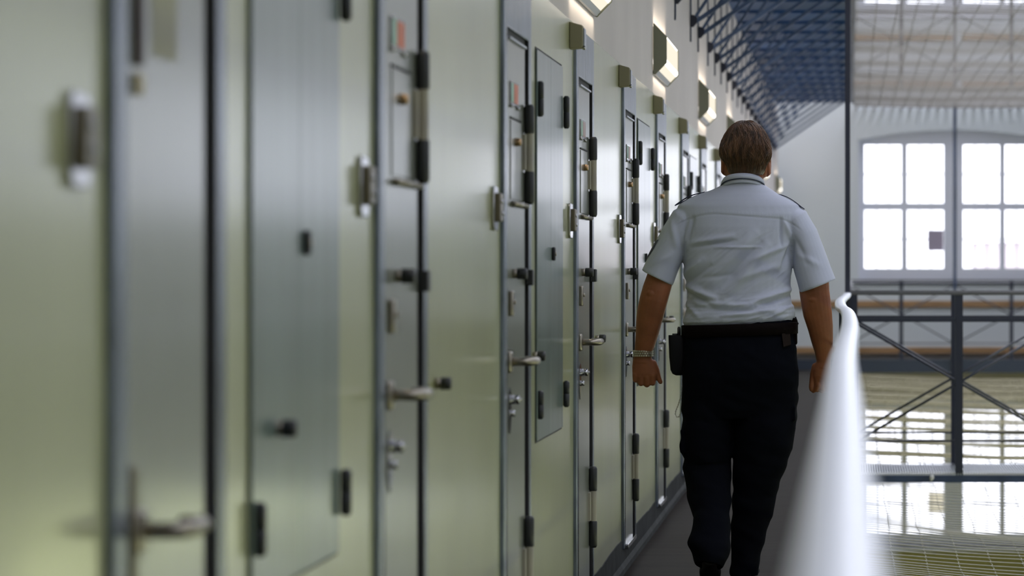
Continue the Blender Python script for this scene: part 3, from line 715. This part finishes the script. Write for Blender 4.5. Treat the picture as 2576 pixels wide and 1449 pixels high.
# --- shirt
bm = NB()
def tl(y): return .0 if y < 650 else .065*(y-650)/160
loft(bm, [ell(1822, 1918, 455, .066, .074), ell(1815, 1924, 466, .075, .08), ell(1790, 1944, 478, .085, .09), ell(1762, 1959, 488, .10, .10), ell(1731, 1986, 502, .115, .11), ell(1706, 2010, 518, .125, .12), ell(1702, 2022, 540, .135, .128), ell(1704, 2016, 570, .145, .135), ell(1711, 2004, 610, .155, .138), ell(1719, 1993, 660, .155, .135, 0, tl(660)),
          ell(1725, 1990, 700, .155, .130, 0, tl(700)), ell(1729, 1988, 740, .16, .128, 0, tl(740)), ell(1728, 1992, 770, .165, .132, 0, tl(770)), ell(1720, 2001, 790, .168, .14, 0, tl(790)), ell(1717, 2001, 803, .165, .14, 0, tl(803)), ell(1722, 1998, 812, .155, .13, 0, tl(812)), ell(1730, 1990, 818, .14, .12, 0, tl(812))], 44, 2.25)
limb(bm, [(1745, 535, 26, .07, 0), (1722, 552, 36, .085, 0), (1702, 588, 39, .088, 0), (1687, 622, 40.5, .086, 0), (1668, 663, 42, .082, -.005), (1654.5, 696, 43.5, .080, -.01), (1653, 699, 43.5, .080, -.01)], 26)
limb(bm, [(1975, 535, 26, .07, 0), (1998, 552, 37, .085, 0), (2018, 592, 40, .088, 0), (2031, 635, 42.5, .087, 0), (2044, 680, 46, .085, -.005), (2056.5, 716, 49, .082, -.01), (2058, 720, 49, .082, -.01)], 26)
me = remesh(bm, .004, 5)
# folds: (x0,y0,x1,y1,width px,amplitude mm) drawn on the back in the photograph's frame
FO = [(1744, 548, 1730, 600, 5, -5), (1738, 560, 1722, 610, 5, 4), (1964, 551, 1964, 618, 4, -5), (1973, 556, 1990, 600, 6, 4), (1782, 716, 1898, 586, 11, 6), (1800, 738, 1912, 610, 8, -5), (1826, 752, 1930, 618, 10, 6),
      (1738, 612, 1842, 594, 7, 4), (1742, 622, 1850, 606, 5, -4), (1724, 694, 1766, 652, 8, 6), (1732, 712, 1786, 668, 6, -5), (1798, 622, 1914, 622, 3, 2.5), (1728, 720, 1800, 752, 8, 7), (1730, 735, 1792, 770, 6, -5),
      (1757, 764, 1922, 770, 7, 5), (1770, 778, 1905, 784, 5, -4), (1890, 761, 1988, 728, 7, 7), (1900, 772, 1988, 745, 6, -6), (1815, 796, 1968, 778, 5, 4), (1990, 612, 1966, 674, 8, -5), (1982, 612, 1955, 676, 7, 4), (1888, 655, 1984, 614, 7, 4),
      (1725, 760, 1760, 800, 7, 4), (1950, 790, 1996, 770, 5, 4), (1760, 700, 1850, 690, 6, -2.5), (1862, 700, 1960, 668, 9, 4), (1710, 590, 1722, 655, 6, -2.5), (1992, 600, 1993, 668, 6, -3), (1640, 665, 1690, 640, 8, 2), (2010, 640, 2060, 668, 8, 2.5), (2000, 600, 2030, 660, 7, -3), (1690, 560, 1700, 620, 7, 3)]
def shf(c):
    s = FPX/c.y; X = CX+c.x*s; Z = CY-(c.z-CZ)*s; f = 0
    if c.y < YP+.02:
        for x0, y0, x1, y1, w, a in FO:
            dx, dy = x1-x0, y1-y0; L2 = dx*dx+dy*dy; t = ((X-x0)*dx+(Z-y0)*dy)/L2
            if -.25 < t < 1.25:
                tt = min(1, max(0, t)); qx, qy = x0+dx*tt, y0+dy*tt; d2 = (X-qx)**2+(Z-qy)**2
                if d2 < 9*w*w: f += a*.0022*math.exp(-d2/(w*w))*(1-.6*abs(2*tt-1)**2)
        # yoke: doubled cloth above a curved seam
        ys = 536+.0030*(X-1800)**2 if X < 1800 else 536+(X-1800)*.075+(max(0, X-1950)**2)*.006
        if 565 < Z < 812 and 1712 < X < 1998:
            m2 = min(1, (X-1712)/18)*min(1, (1998-X)/18)*min(1, (Z-565)/40)
            a1, b1 = X*.62+Z*.78, X*.78-Z*.62
            f += m2*.0050*(.35-abs(noise.noise(Vector((a1/24, b1/120, 1)))))*(1 if Z < 740 else .5)
            f += m2*.0030*(.35-abs(noise.noise(Vector((a1/11, b1/60, 7)))))
            if Z > 725: f += m2*.0050*(.3-abs(noise.noise(Vector((X/55, (Z+X*.12)/11, 4)))))*min(1, (Z-725)/25)
        mk = max(0, min(1, (X-1696)/22))*max(0, min(1, (2024-X)/22))*max(0, min(1, (Z-485)/25))
        if mk > 0:
            f += mk*.0020/(1+math.exp(max(-30, min(30, (Z-ys)/.9))))
            if abs(Z-ys-2.2) < 4: f -= mk*.0018*math.exp(-((Z-ys-2.2)/1.7)**2)
            if 0 < ys-Z < 12: f += mk*.0005*math.sin(X*1.25+2*math.sin(X*.31))*math.exp(-((ys-Z-5)/3.5)**2)
    return f + .0022*noise.noise(Vector((c.x*11, c.y*8, c.z*13)))
displace(me, shf)
shirt = attach(mesh_obj('shirt', me, M_shirt, person))
sb = BVHTree.FromPolygons([v.co for v in me.vertices], [p.vertices[:] for p in me.polygons])
# collar
bm = NB(); n = 48; rings = []
cc = P(1869, 460); 
def cring(rx_, ry_, zb, zs, dz=0):
    """zb height px row at the back, zs at the sides"""
    r = []
    for k in range(n):
        t = 2*PI*k/n; c, s = math.cos(t), math.sin(t)
        w = (1+s)/2     # 0 at back
        z = CZ-((zb+(zs-zb)*2*w)-CY)*YP/FPX
        r.append(Vector((cc.x+rx_*c, YP-.005+ry_*s, z)))
    return r
def band(bm, rr):
    vs = [[bm.verts.new(p) for p in r] for r in rr]
    for a, b in zip(vs, vs[1:]+vs[:1]):
        for k in range(n): bm.faces.new((a[k], a[(k+1) % n], b[(k+1) % n], b[k]))
band(bm, [cring(.074, .074, 438, 455), cring(.0785, .079, 436.5, 454), cring(.0835, .083, 441, 460), cring(.087, .0885, 449, 469), cring(.084, .0855, 449.5, 469.5), cring(.078, .078, 444, 462)])
band(bm, [cring(.072, .073, 446, 463), cring(.0775, .078, 446, 463), cring(.086, .087, 459, 478), cring(.081, .082, 461, 480)])
attach(obj('collar', bm, M_shirt, smooth=True))
bm = NB(); tube(bm, cring(.0862, .0872, 450.5, 471)+[cring(.0862, .0872, 450.5, 471)[0]], .0019, 6); attach(obj('collar_seam', bm, M_navyc, smooth=True))
# shoulder straps
def strap(a, b, lift):
    """flat navy loop: an upper and a lower strip joined at the shoulder end"""
    bm = NB(); A, B = P(*a), P(*b); N = 12; th = .0034
    for top in (1, 0):
        q = []
        for k in range(N+1):
            t = k/N; q.append(A.lerp(B, t)+Vector((0, 0, (lift+.006 if top else lift*.25)*math.sin(PI*min(1, t*1.05)) + .003)))
        vs = [[bm.verts.new(p+Vector((0, sy*.022, dz))) for sy, dz in ((-1, -th/2), (1, -th/2), (1, th/2), (-1, th/2))] for p in q]
        for u, v in zip(vs, vs[1:]):
            for k in range(4): bm.faces.new((u[k], u[(k+1) % 4], v[(k+1) % 4], v[k]))
        bm.faces.new(vs[0][::-1]); bm.faces.new(vs[-1])
    o = attach(obj('shoulder_strap', bm, M_navyc, bevel=.001))
    outer = A if abs(a[0]-CX+270) > abs(b[0]-CX+270) else B
    bm = NB(); tube(bm, [outer+Vector((0, -.022, .003)), outer+Vector((0, .022, .003))], .0036, 8); u = obj('strap_loop', bm, M_navyc, smooth=True); u.parent = o; u.matrix_parent_inverse = PM.inverted()
    c = A.lerp(B, .70 if outer == A else .30)+Vector((0, -.004, lift+.011)); bm = NB(); tube(bm, [c, c+Vector((0, 0, .004))], .006, 12); u = obj('button', bm, M_dark, smooth=True); u.parent = o; u.matrix_parent_inverse = PM.inverted()
strap((1698, 519), (1773, 485), .004); strap((1950, 489), (2024, 528), .005)
# sleeve badge: navy shield with pale line and gold centre on the outer left sleeve
def badge(scale, m, off, parent=None):
    bm = NB(); c = P(1646, 628, 0); out = Vector((-1, -1.05, .22)).normalized(); dn = Vector((-.36, 0, -.93)).normalized(); sd = out.cross(dn).normalized(); dn = sd.cross(out).normalized()
    sh = [(-1, 1.15), (1, 1.15), (1.02, .2), (.85, -.45), (.45, -1.0), (0, -1.3), (-.45, -1.0), (-.85, -.45), (-1.02, .2)]
    N = 8; grid = []
    for i in range(N+1):
        row = []
        for sx_, sy_ in sh:
            q = c + sd*(sx_*.034*scale*i/N) + dn*(-sy_*.040*scale*i/N)
            h = sb.find_nearest(q+out*.03); p = h[0]+h[1]*off
            row.append(bm.verts.new(p))
        grid.append(row)
    for a, b in zip(grid, grid[1:]):
        for k in range(len(sh)): 
            try: bm.faces.new((a[k], a[(k+1) % len(sh)], b[(k+1) % len(sh)], b[k]))
            except Exception: pass
    bmesh.ops.remove_doubles(bm, verts=bm.verts, dist=1e-5)
    o = obj('sleeve_badge' if not parent else 'badge_field', bm, m, smooth=True); 
    if parent: o.parent = parent; o.matrix_parent_inverse = PM.inverted()
    else: attach(o)
    return o
bd = badge(1.0, M_navyc, .0025); badge(.84, M_wht, .0035, bd); badge(.76, M_navyc, .0045, bd); badge(.5, M_gold, .0055, bd); badge(.22, M_redc, .0065, bd)

# --- trousers
bm = NB()
def tr(l, r, y, f, b, t=0): return ell(l, r, y, f, b, 0, t)
loft(bm, [tr(1728, 1992, 800, .145, .122, .05), tr(1724, 1998, 815, .15, .128, .04), tr(1721, 2000, 845, .152, .135), tr(1719, 2004, 880, .148, .15), tr(1717, 2009, 920, .14, .158), tr(1716, 2011, 950, .135, .155), tr(1715, 2007, 985, .125, .14), tr(1713, 2004, 1030, .115, .12), tr(1716, 2002, 1052, .10, .10)], 40, 2.3)
limb(bm, [(1782, 985, 66, .11, 0), (1779, 1040, 65, .11, 0), (1779, 1095, 63.5, .105, 0), (1777, 1135, 64, .10, .01), (1780, 1152, 59, .095, .015), (1777, 1176, 61, .09, .02), (1781, 1210, 58.5, .085, -.01), (1785, 1250, 54, .08, -.06), (1791, 1300, 46.5, .075, -.13), (1786, 1345, 51, .075, -.19), (1784, 1368, 54, .078, -.22), (1787, 1392, 48, .078, -.25), (1785, 1412, 41, .074, -.27), (1783, 1424, 36, .07, -.275)], 30)
limb(bm, [(1928, 985, 80, .11, 0), (1925, 1040, 78, .112, 0), (1922, 1080, 77.5, .108, 0), (1919, 1120, 76, .102, .01), (1914, 1150, 71, .10, .02), (1909, 1178, 65, .095, .03), (1903, 1210, 59, .088, .04), (1899, 1250, 56, .082, .05), (1889, 1300, 49, .075, .06), (1881, 1350, 43.5, .070, .07), (1875.5, 1400, 38, .068, .08), (1873, 1440, 36.5, .078, .085), (1873, 1448, 36, .078, .085)], 30)
box(bm, P(1996, 1020).x, P(2003.5, 1020).x, YP-.06, YP+.07, P(0, 1058).z, P(0, 1022).z)
box(bm, P(1713.5, 1100).x, P(1722, 1100).x, YP-.06, YP+.07, P(0, 1138).z, P(0, 1080).z)
me = remesh(bm, .005, 5)
def trf(c):
    z = c.z
    f = .006*noise.noise(Vector((c.x*9, c.y*6, c.z*10)))+.004*noise.noise(Vector((c.x*16+c.z*14, c.y*8, c.z*24)))
    if z < .62: f += .0032*math.sin(z*62+c.x*30+3*noise.noise(c*6))*(.3+.7*max(0, (.62-z)/.62))
    return f
displace(me, trf)
trous = attach(mesh_obj('trousers', me, M_trous, person))
tb = BVHTree.FromPolygons([v.co for v in me.vertices], [p.vertices[:] for p in me.polygons])
bm = NB(); q = []
for y in range(955, 1300, 12):
    z = P(0, y).z; h = tb.ray_cast(Vector((1.0, YP-.055, z)), Vector((-1, 0, 0)))
    if h[0] and h[0].x < .1: q.append(h[0]+Vector((.0005, -.001, 0)))
tube(bm, q, .0016, 6); o = obj('side_piping', bm, mat('pale green piping', (.20, .26, .19), .6), smooth=True); o.parent = trous; o.matrix_parent_inverse = PM.inverted()
bm = NB(); z = P(0, 901).z
q = []
for k in range(12):
    xx = P(1728+k*6.5, 0).x; h = tb.ray_cast(Vector((xx, YP-1, z-.0006*k)), Vector((0, 1, 0)))
    if h[0]: q.append(h[0]+Vector((0, -.001, 0)))
tube(bm, q, .0022, 6); o = obj('pocket_welt', bm, M_navyc, smooth=True); o.parent = trous; o.matrix_parent_inverse = PM.inverted()
# belt and loops
bm = NB(); N = 64
def belt(y0, y1, grow, t0=0, t1=2*PI, n=64, m=M_leath):
    bm = NB(); rows = []
    for (y, g) in ((y0, grow), (y0+1, grow+.004), (y1-1, grow+.004), (y1, grow), (y1, grow-.006), (y0, grow-.006)):
        c, u, v = ell(1720, 2001, y, .152, .135, 0, .03); e = 2.3; row = []
        for k in range(n+1):
            t = t0+(t1-t0)*k/n; a, b = math.cos(t), math.sin(t); a = math.copysign(abs(a)**(2/e), a); b = math.copysign(abs(b)**(2/e), b)
            row.append(bm.verts.new(c+u*a*(1+grow_f(g, u))+v*b*(1+grow_f(g, v))+Vector((0, 0, 0))))
        rows.append(row)
    for a, b in zip(rows, rows[1:]+rows[:1]):
        for k in range(n): bm.faces.new((a[k], a[k+1], b[k+1], b[k]))
    return bm
def grow_f(g, u): return g/u.length
be = attach(obj('belt', belt(814, 844, .006), M_leath, smooth=True))
for t in (-2.35, -1.95, -1.45, -1.0, -.7):
    o = obj('belt_loop', belt(809, 849, .0105, t-.035, t+.035, 4), M_trous, smooth=False); o.parent = be; o.matrix_parent_inverse = PM.inverted()
# watch
bm = NB(); c0 = P(1618, 889, .032); 
for i in range(26):
    for j in range(3):
        t = 2*PI*(i+.5*(j % 2))/26; d = Vector((math.cos(t)*.0385, math.sin(t)*.033, -.0085+.0085*j+.004*math.cos(t)*0))
        rot = Matrix.Rotation(t, 4, 'Z'); g = bmesh.ops.create_cube(bm, size=1)
        bmesh.ops.transform(bm, matrix=Matrix.Translation(c0+d) @ rot @ Matrix.Diagonal((.003, .0078, .0072, 1)), verts=g['verts'])
w = attach(obj('wrist_watch', bm, mat('watch steel', (.45, .42, .35), .35, metal=1.0), bevel=.001))
bm = NB(); tube(bm, [c0+Vector((0, .030, 0)), c0+Vector((0, .041, 0))], .018, 24); o = obj('watch_case', bm, M_chrome, smooth=False); o.parent = w; o.matrix_parent_inverse = PM.inverted()
# shoes
def shoe(heel, toe, zs, pitch):
    """heel and toe world xy; pitch raises the heel"""
    h, t = Vector(heel), Vector(toe); d = (t-h); L = d.length; d.normalize(); side = d.cross(Vector((0, 0, 1))).normalized(); up = side.cross(d).normalized()
    bm = NB(); rr = []
    prof = [(0.0, .026, .050, .030), (.03, .034, .085, .048), (.08, .036, .090, .052), (.13, .036, .074, .044), (.19, .042, .052, .033), (.25, .040, .042, .027), (.285, .026, .030, .020)]
    for s, w_, hh, cz in prof: rr.append((h+d*(s*L/.285)+up*(cz+.012), side*w_, up*hh*.5+up*0.0))
    loft(bm, rr, 22, 2.4); me = remesh(bm, .0035, 3)
    o = attach(mesh_obj('shoe', me, M_shoe, person))
    bm = NB(); poly = [(0, .024), (.02, .034), (.08, .033), (.14, .033), (.20, .044), (.26, .036), (.290, .010), (.290, -.010), (.26, -.036), (.20, -.044), (.14, -.033), (.08, -.033), (.02, -.034), (0, -.024)]
    A = [bm.verts.new(h+d*(x*L/.285)+side*y+up*0) for x, y in poly]; B = [bm.verts.new(h+d*(x*L/.285)+side*y+up*.018) for x, y in poly]; k_ = len(poly)
    for k in range(k_): bm.faces.new((A[k], A[(k+1) % k_], B[(k+1) % k_], B[k]))
    bm.faces.new(A[::-1]); bm.faces.new(B)
    for x in (.03, .05, .07, .16, .18, .20, .22, .24):
        g = bmesh.ops.create_cube(bm, size=1); mm = Matrix((side, d, up)).transposed().to_4x4()
        bmesh.ops.transform(bm, matrix=Matrix.Translation(h+d*(x*L/.285)-up*.001) @ mm @ Matrix.Diagonal((.055, .009, .005, 1)), verts=g['verts'])
    s_ = obj('sole', bm, M_sole); s_.parent = o; s_.matrix_parent_inverse = PM.inverted()
xl = P(1788, 1400, -.3).x
shoe((xl, YP-.335, .098), (xl-.01, YP-.11, .004), 0, 1)
xr = P(1874, 1440, .085).x
shoe((xr, YP+.02, .004), (xr+.015, YP+.31, .004), 0, 0)
tag(person, 'uniformed person seen from behind walking away in pale blue shirt and dark trousers', 'person')

# things on the belt
bm = NB(); rr = []
for y, l, r, d in ((843, 1682, 1722, .030), (850, 1682, 1724, .034), (900, 1684, 1724, .034), (930, 1687, 1722, .032), (940, 1692, 1719, .028), (944, 1700, 1716, .022)):
    c = P((l+r)/2, y); rr.append((c, Vector((S((r-l)/2), 0, 0)), Vector((0, d, 0))))
loft(bm, rr, 28, 5.0); ho = obj('radio_holster', bm, M_blkl, smooth=False, bevel=.002)
bm = NB(); a = P(1708, 848, .005); tube(bm, [a, P(1708, 826, .005), P(1708, 822, .005)], [.0068, .0064, .004], 12); obj('antenna', bm, M_rubber, ho, smooth=True)
bm = NB(); loft(bm, [(P(1697, 846), Vector((.010, 0, 0)), Vector((0, .018, 0))), (P(1698, 839), Vector((.010, 0, 0)), Vector((0, .018, 0)))], 16, 4); obj('radio_top', bm, M_rubber, ho)
bm = NB(); box(bm, P(1718, 0).x, P(1731, 0).x, YP-.02, YP+.02, P(0, 862).z, P(0, 838).z); obj('belt_clip', bm, M_blkl, ho)
tag(ho, 'black leather radio holster with stub antenna on the left hip', 'radio holster')
bm = NB(); loft(bm, [(P(1998, 800), Vector((S(5), 0, 0)), Vector((0, .03, 0))), (P(1999, 830), Vector((S(6.5), 0, 0)), Vector((0, .032, 0))), (P(1999, 863), Vector((S(7), 0, 0)), Vector((0, .03, 0))), (P(1999, 867), Vector((S(5), 0, 0)), Vector((0, .026, 0)))], 20, 4)
po = obj('belt_pouch', bm, M_leath, bevel=.002)
bm = NB(); tube(bm, [P(2001, 797, -.01), P(2005, 808, -.01), P(2006, 815, -.01), P(2004, 824, -.01)], .0025, 8); ball(bm, P(2006, 814, -.01), .005, sub=2); obj('clip', bm, M_blkl, po, smooth=True)
tag(po, 'flat dark brown pouch with clip on the right hip', 'pouch')
bm = NB()
def onback(px, py, off):
    q = P(px, py); h = tb.ray_cast(Vector((q.x, YP-1, q.z)), Vector((0, 1, 0))); return (h[0] if h[0] else q)+Vector((0, -off, 0))
A = [onback(*p, .004) for p in ((1968, 838), (1988, 833), (1991, 866), (1972, 872))]; B = [p+Vector((0, -.012, 0)) for p in A]
va = [bm.verts.new(p) for p in A]; vb = [bm.verts.new(p) for p in B]
for k in range(4): bm.faces.new((va[k], va[(k+1) % 4], vb[(k+1) % 4], vb[k]))
bm.faces.new(va); bm.faces.new(vb[::-1])
gp = obj('glove_pouch', bm, mat('worn brown leather', (.011, .007, .006), .7, spec=.08), bevel=.002); tag(gp, 'small worn brown leather case low on the belt at the right', 'case')
bm = NB(); cp = [(1718, 950), (1716, 975), (1712, 1000), (1706, 1020), (1700, 1034), (1699, 1043), (1703, 1050), (1709, 1048), (1713, 1038), (1714, 1018), (1716, 998), (1719, 975)]
C3 = [P(x, y, -.01) for x, y in cp]; path = []
for a, b in zip(C3, C3[1:]):
    k_ = max(1, int((b-a).length/.0045))
    for i in range(k_): path.append(a.lerp(b, i/k_))
for i in range(0, len(path)-1):
    a, b = path[i], path[i+1]; d = (b-a).normalized(); u, v = frame_of(d); w_ = u if i % 2 else v; m_ = (a+b)/2
    tube(bm, [m_+d*(.0036*math.cos(t))+w_*(.0022*math.sin(t)) for t in [k*2*PI/8 for k in range(9)]], .0007, 4, False)
kc = tag(obj('key_chain', bm, M_steel, smooth=True), 'thin steel key chain hanging in a loop below the holster', 'chain')

# ------------------------------------------------------------------ daylight, camera
w = bpy.data.worlds.new('World'); sc.world = w; w.use_nodes = True
bg = w.node_tree.nodes['Background']; bg.inputs[0].default_value = (.88, .90, 1.0, 1); bg.inputs[1].default_value = 4.8
cam = bpy.data.cameras.new('Camera'); co = bpy.data.objects.new('Camera', cam); COL.objects.link(co)
co.location = (0, 0, CZ); co.rotation_euler = (PI/2, 0, 0)
cam.sensor_width = 36; cam.lens = FPX/2576*36
cam.shift_x = -(CX-1288)/2576; cam.shift_y = -(724.5-CY)/2576
cam.clip_start = .05; cam.clip_end = 400
cam.dof.use_dof = True; cam.dof.focus_distance = 13.4; cam.dof.aperture_fstop = 4.5
sc.camera = co
vs = sc.view_settings; vs.view_transform = 'Standard'; vs.look = 'None'; vs.gamma = 1; vs.use_curve_mapping = False; vs.exposure = -0.45
try: sc.cycles.use_denoising = True; sc.cycles.max_bounces = 6; sc.cycles.diffuse_bounces = 4; sc.cycles.sample_clamp_indirect = 6
except Exception: pass
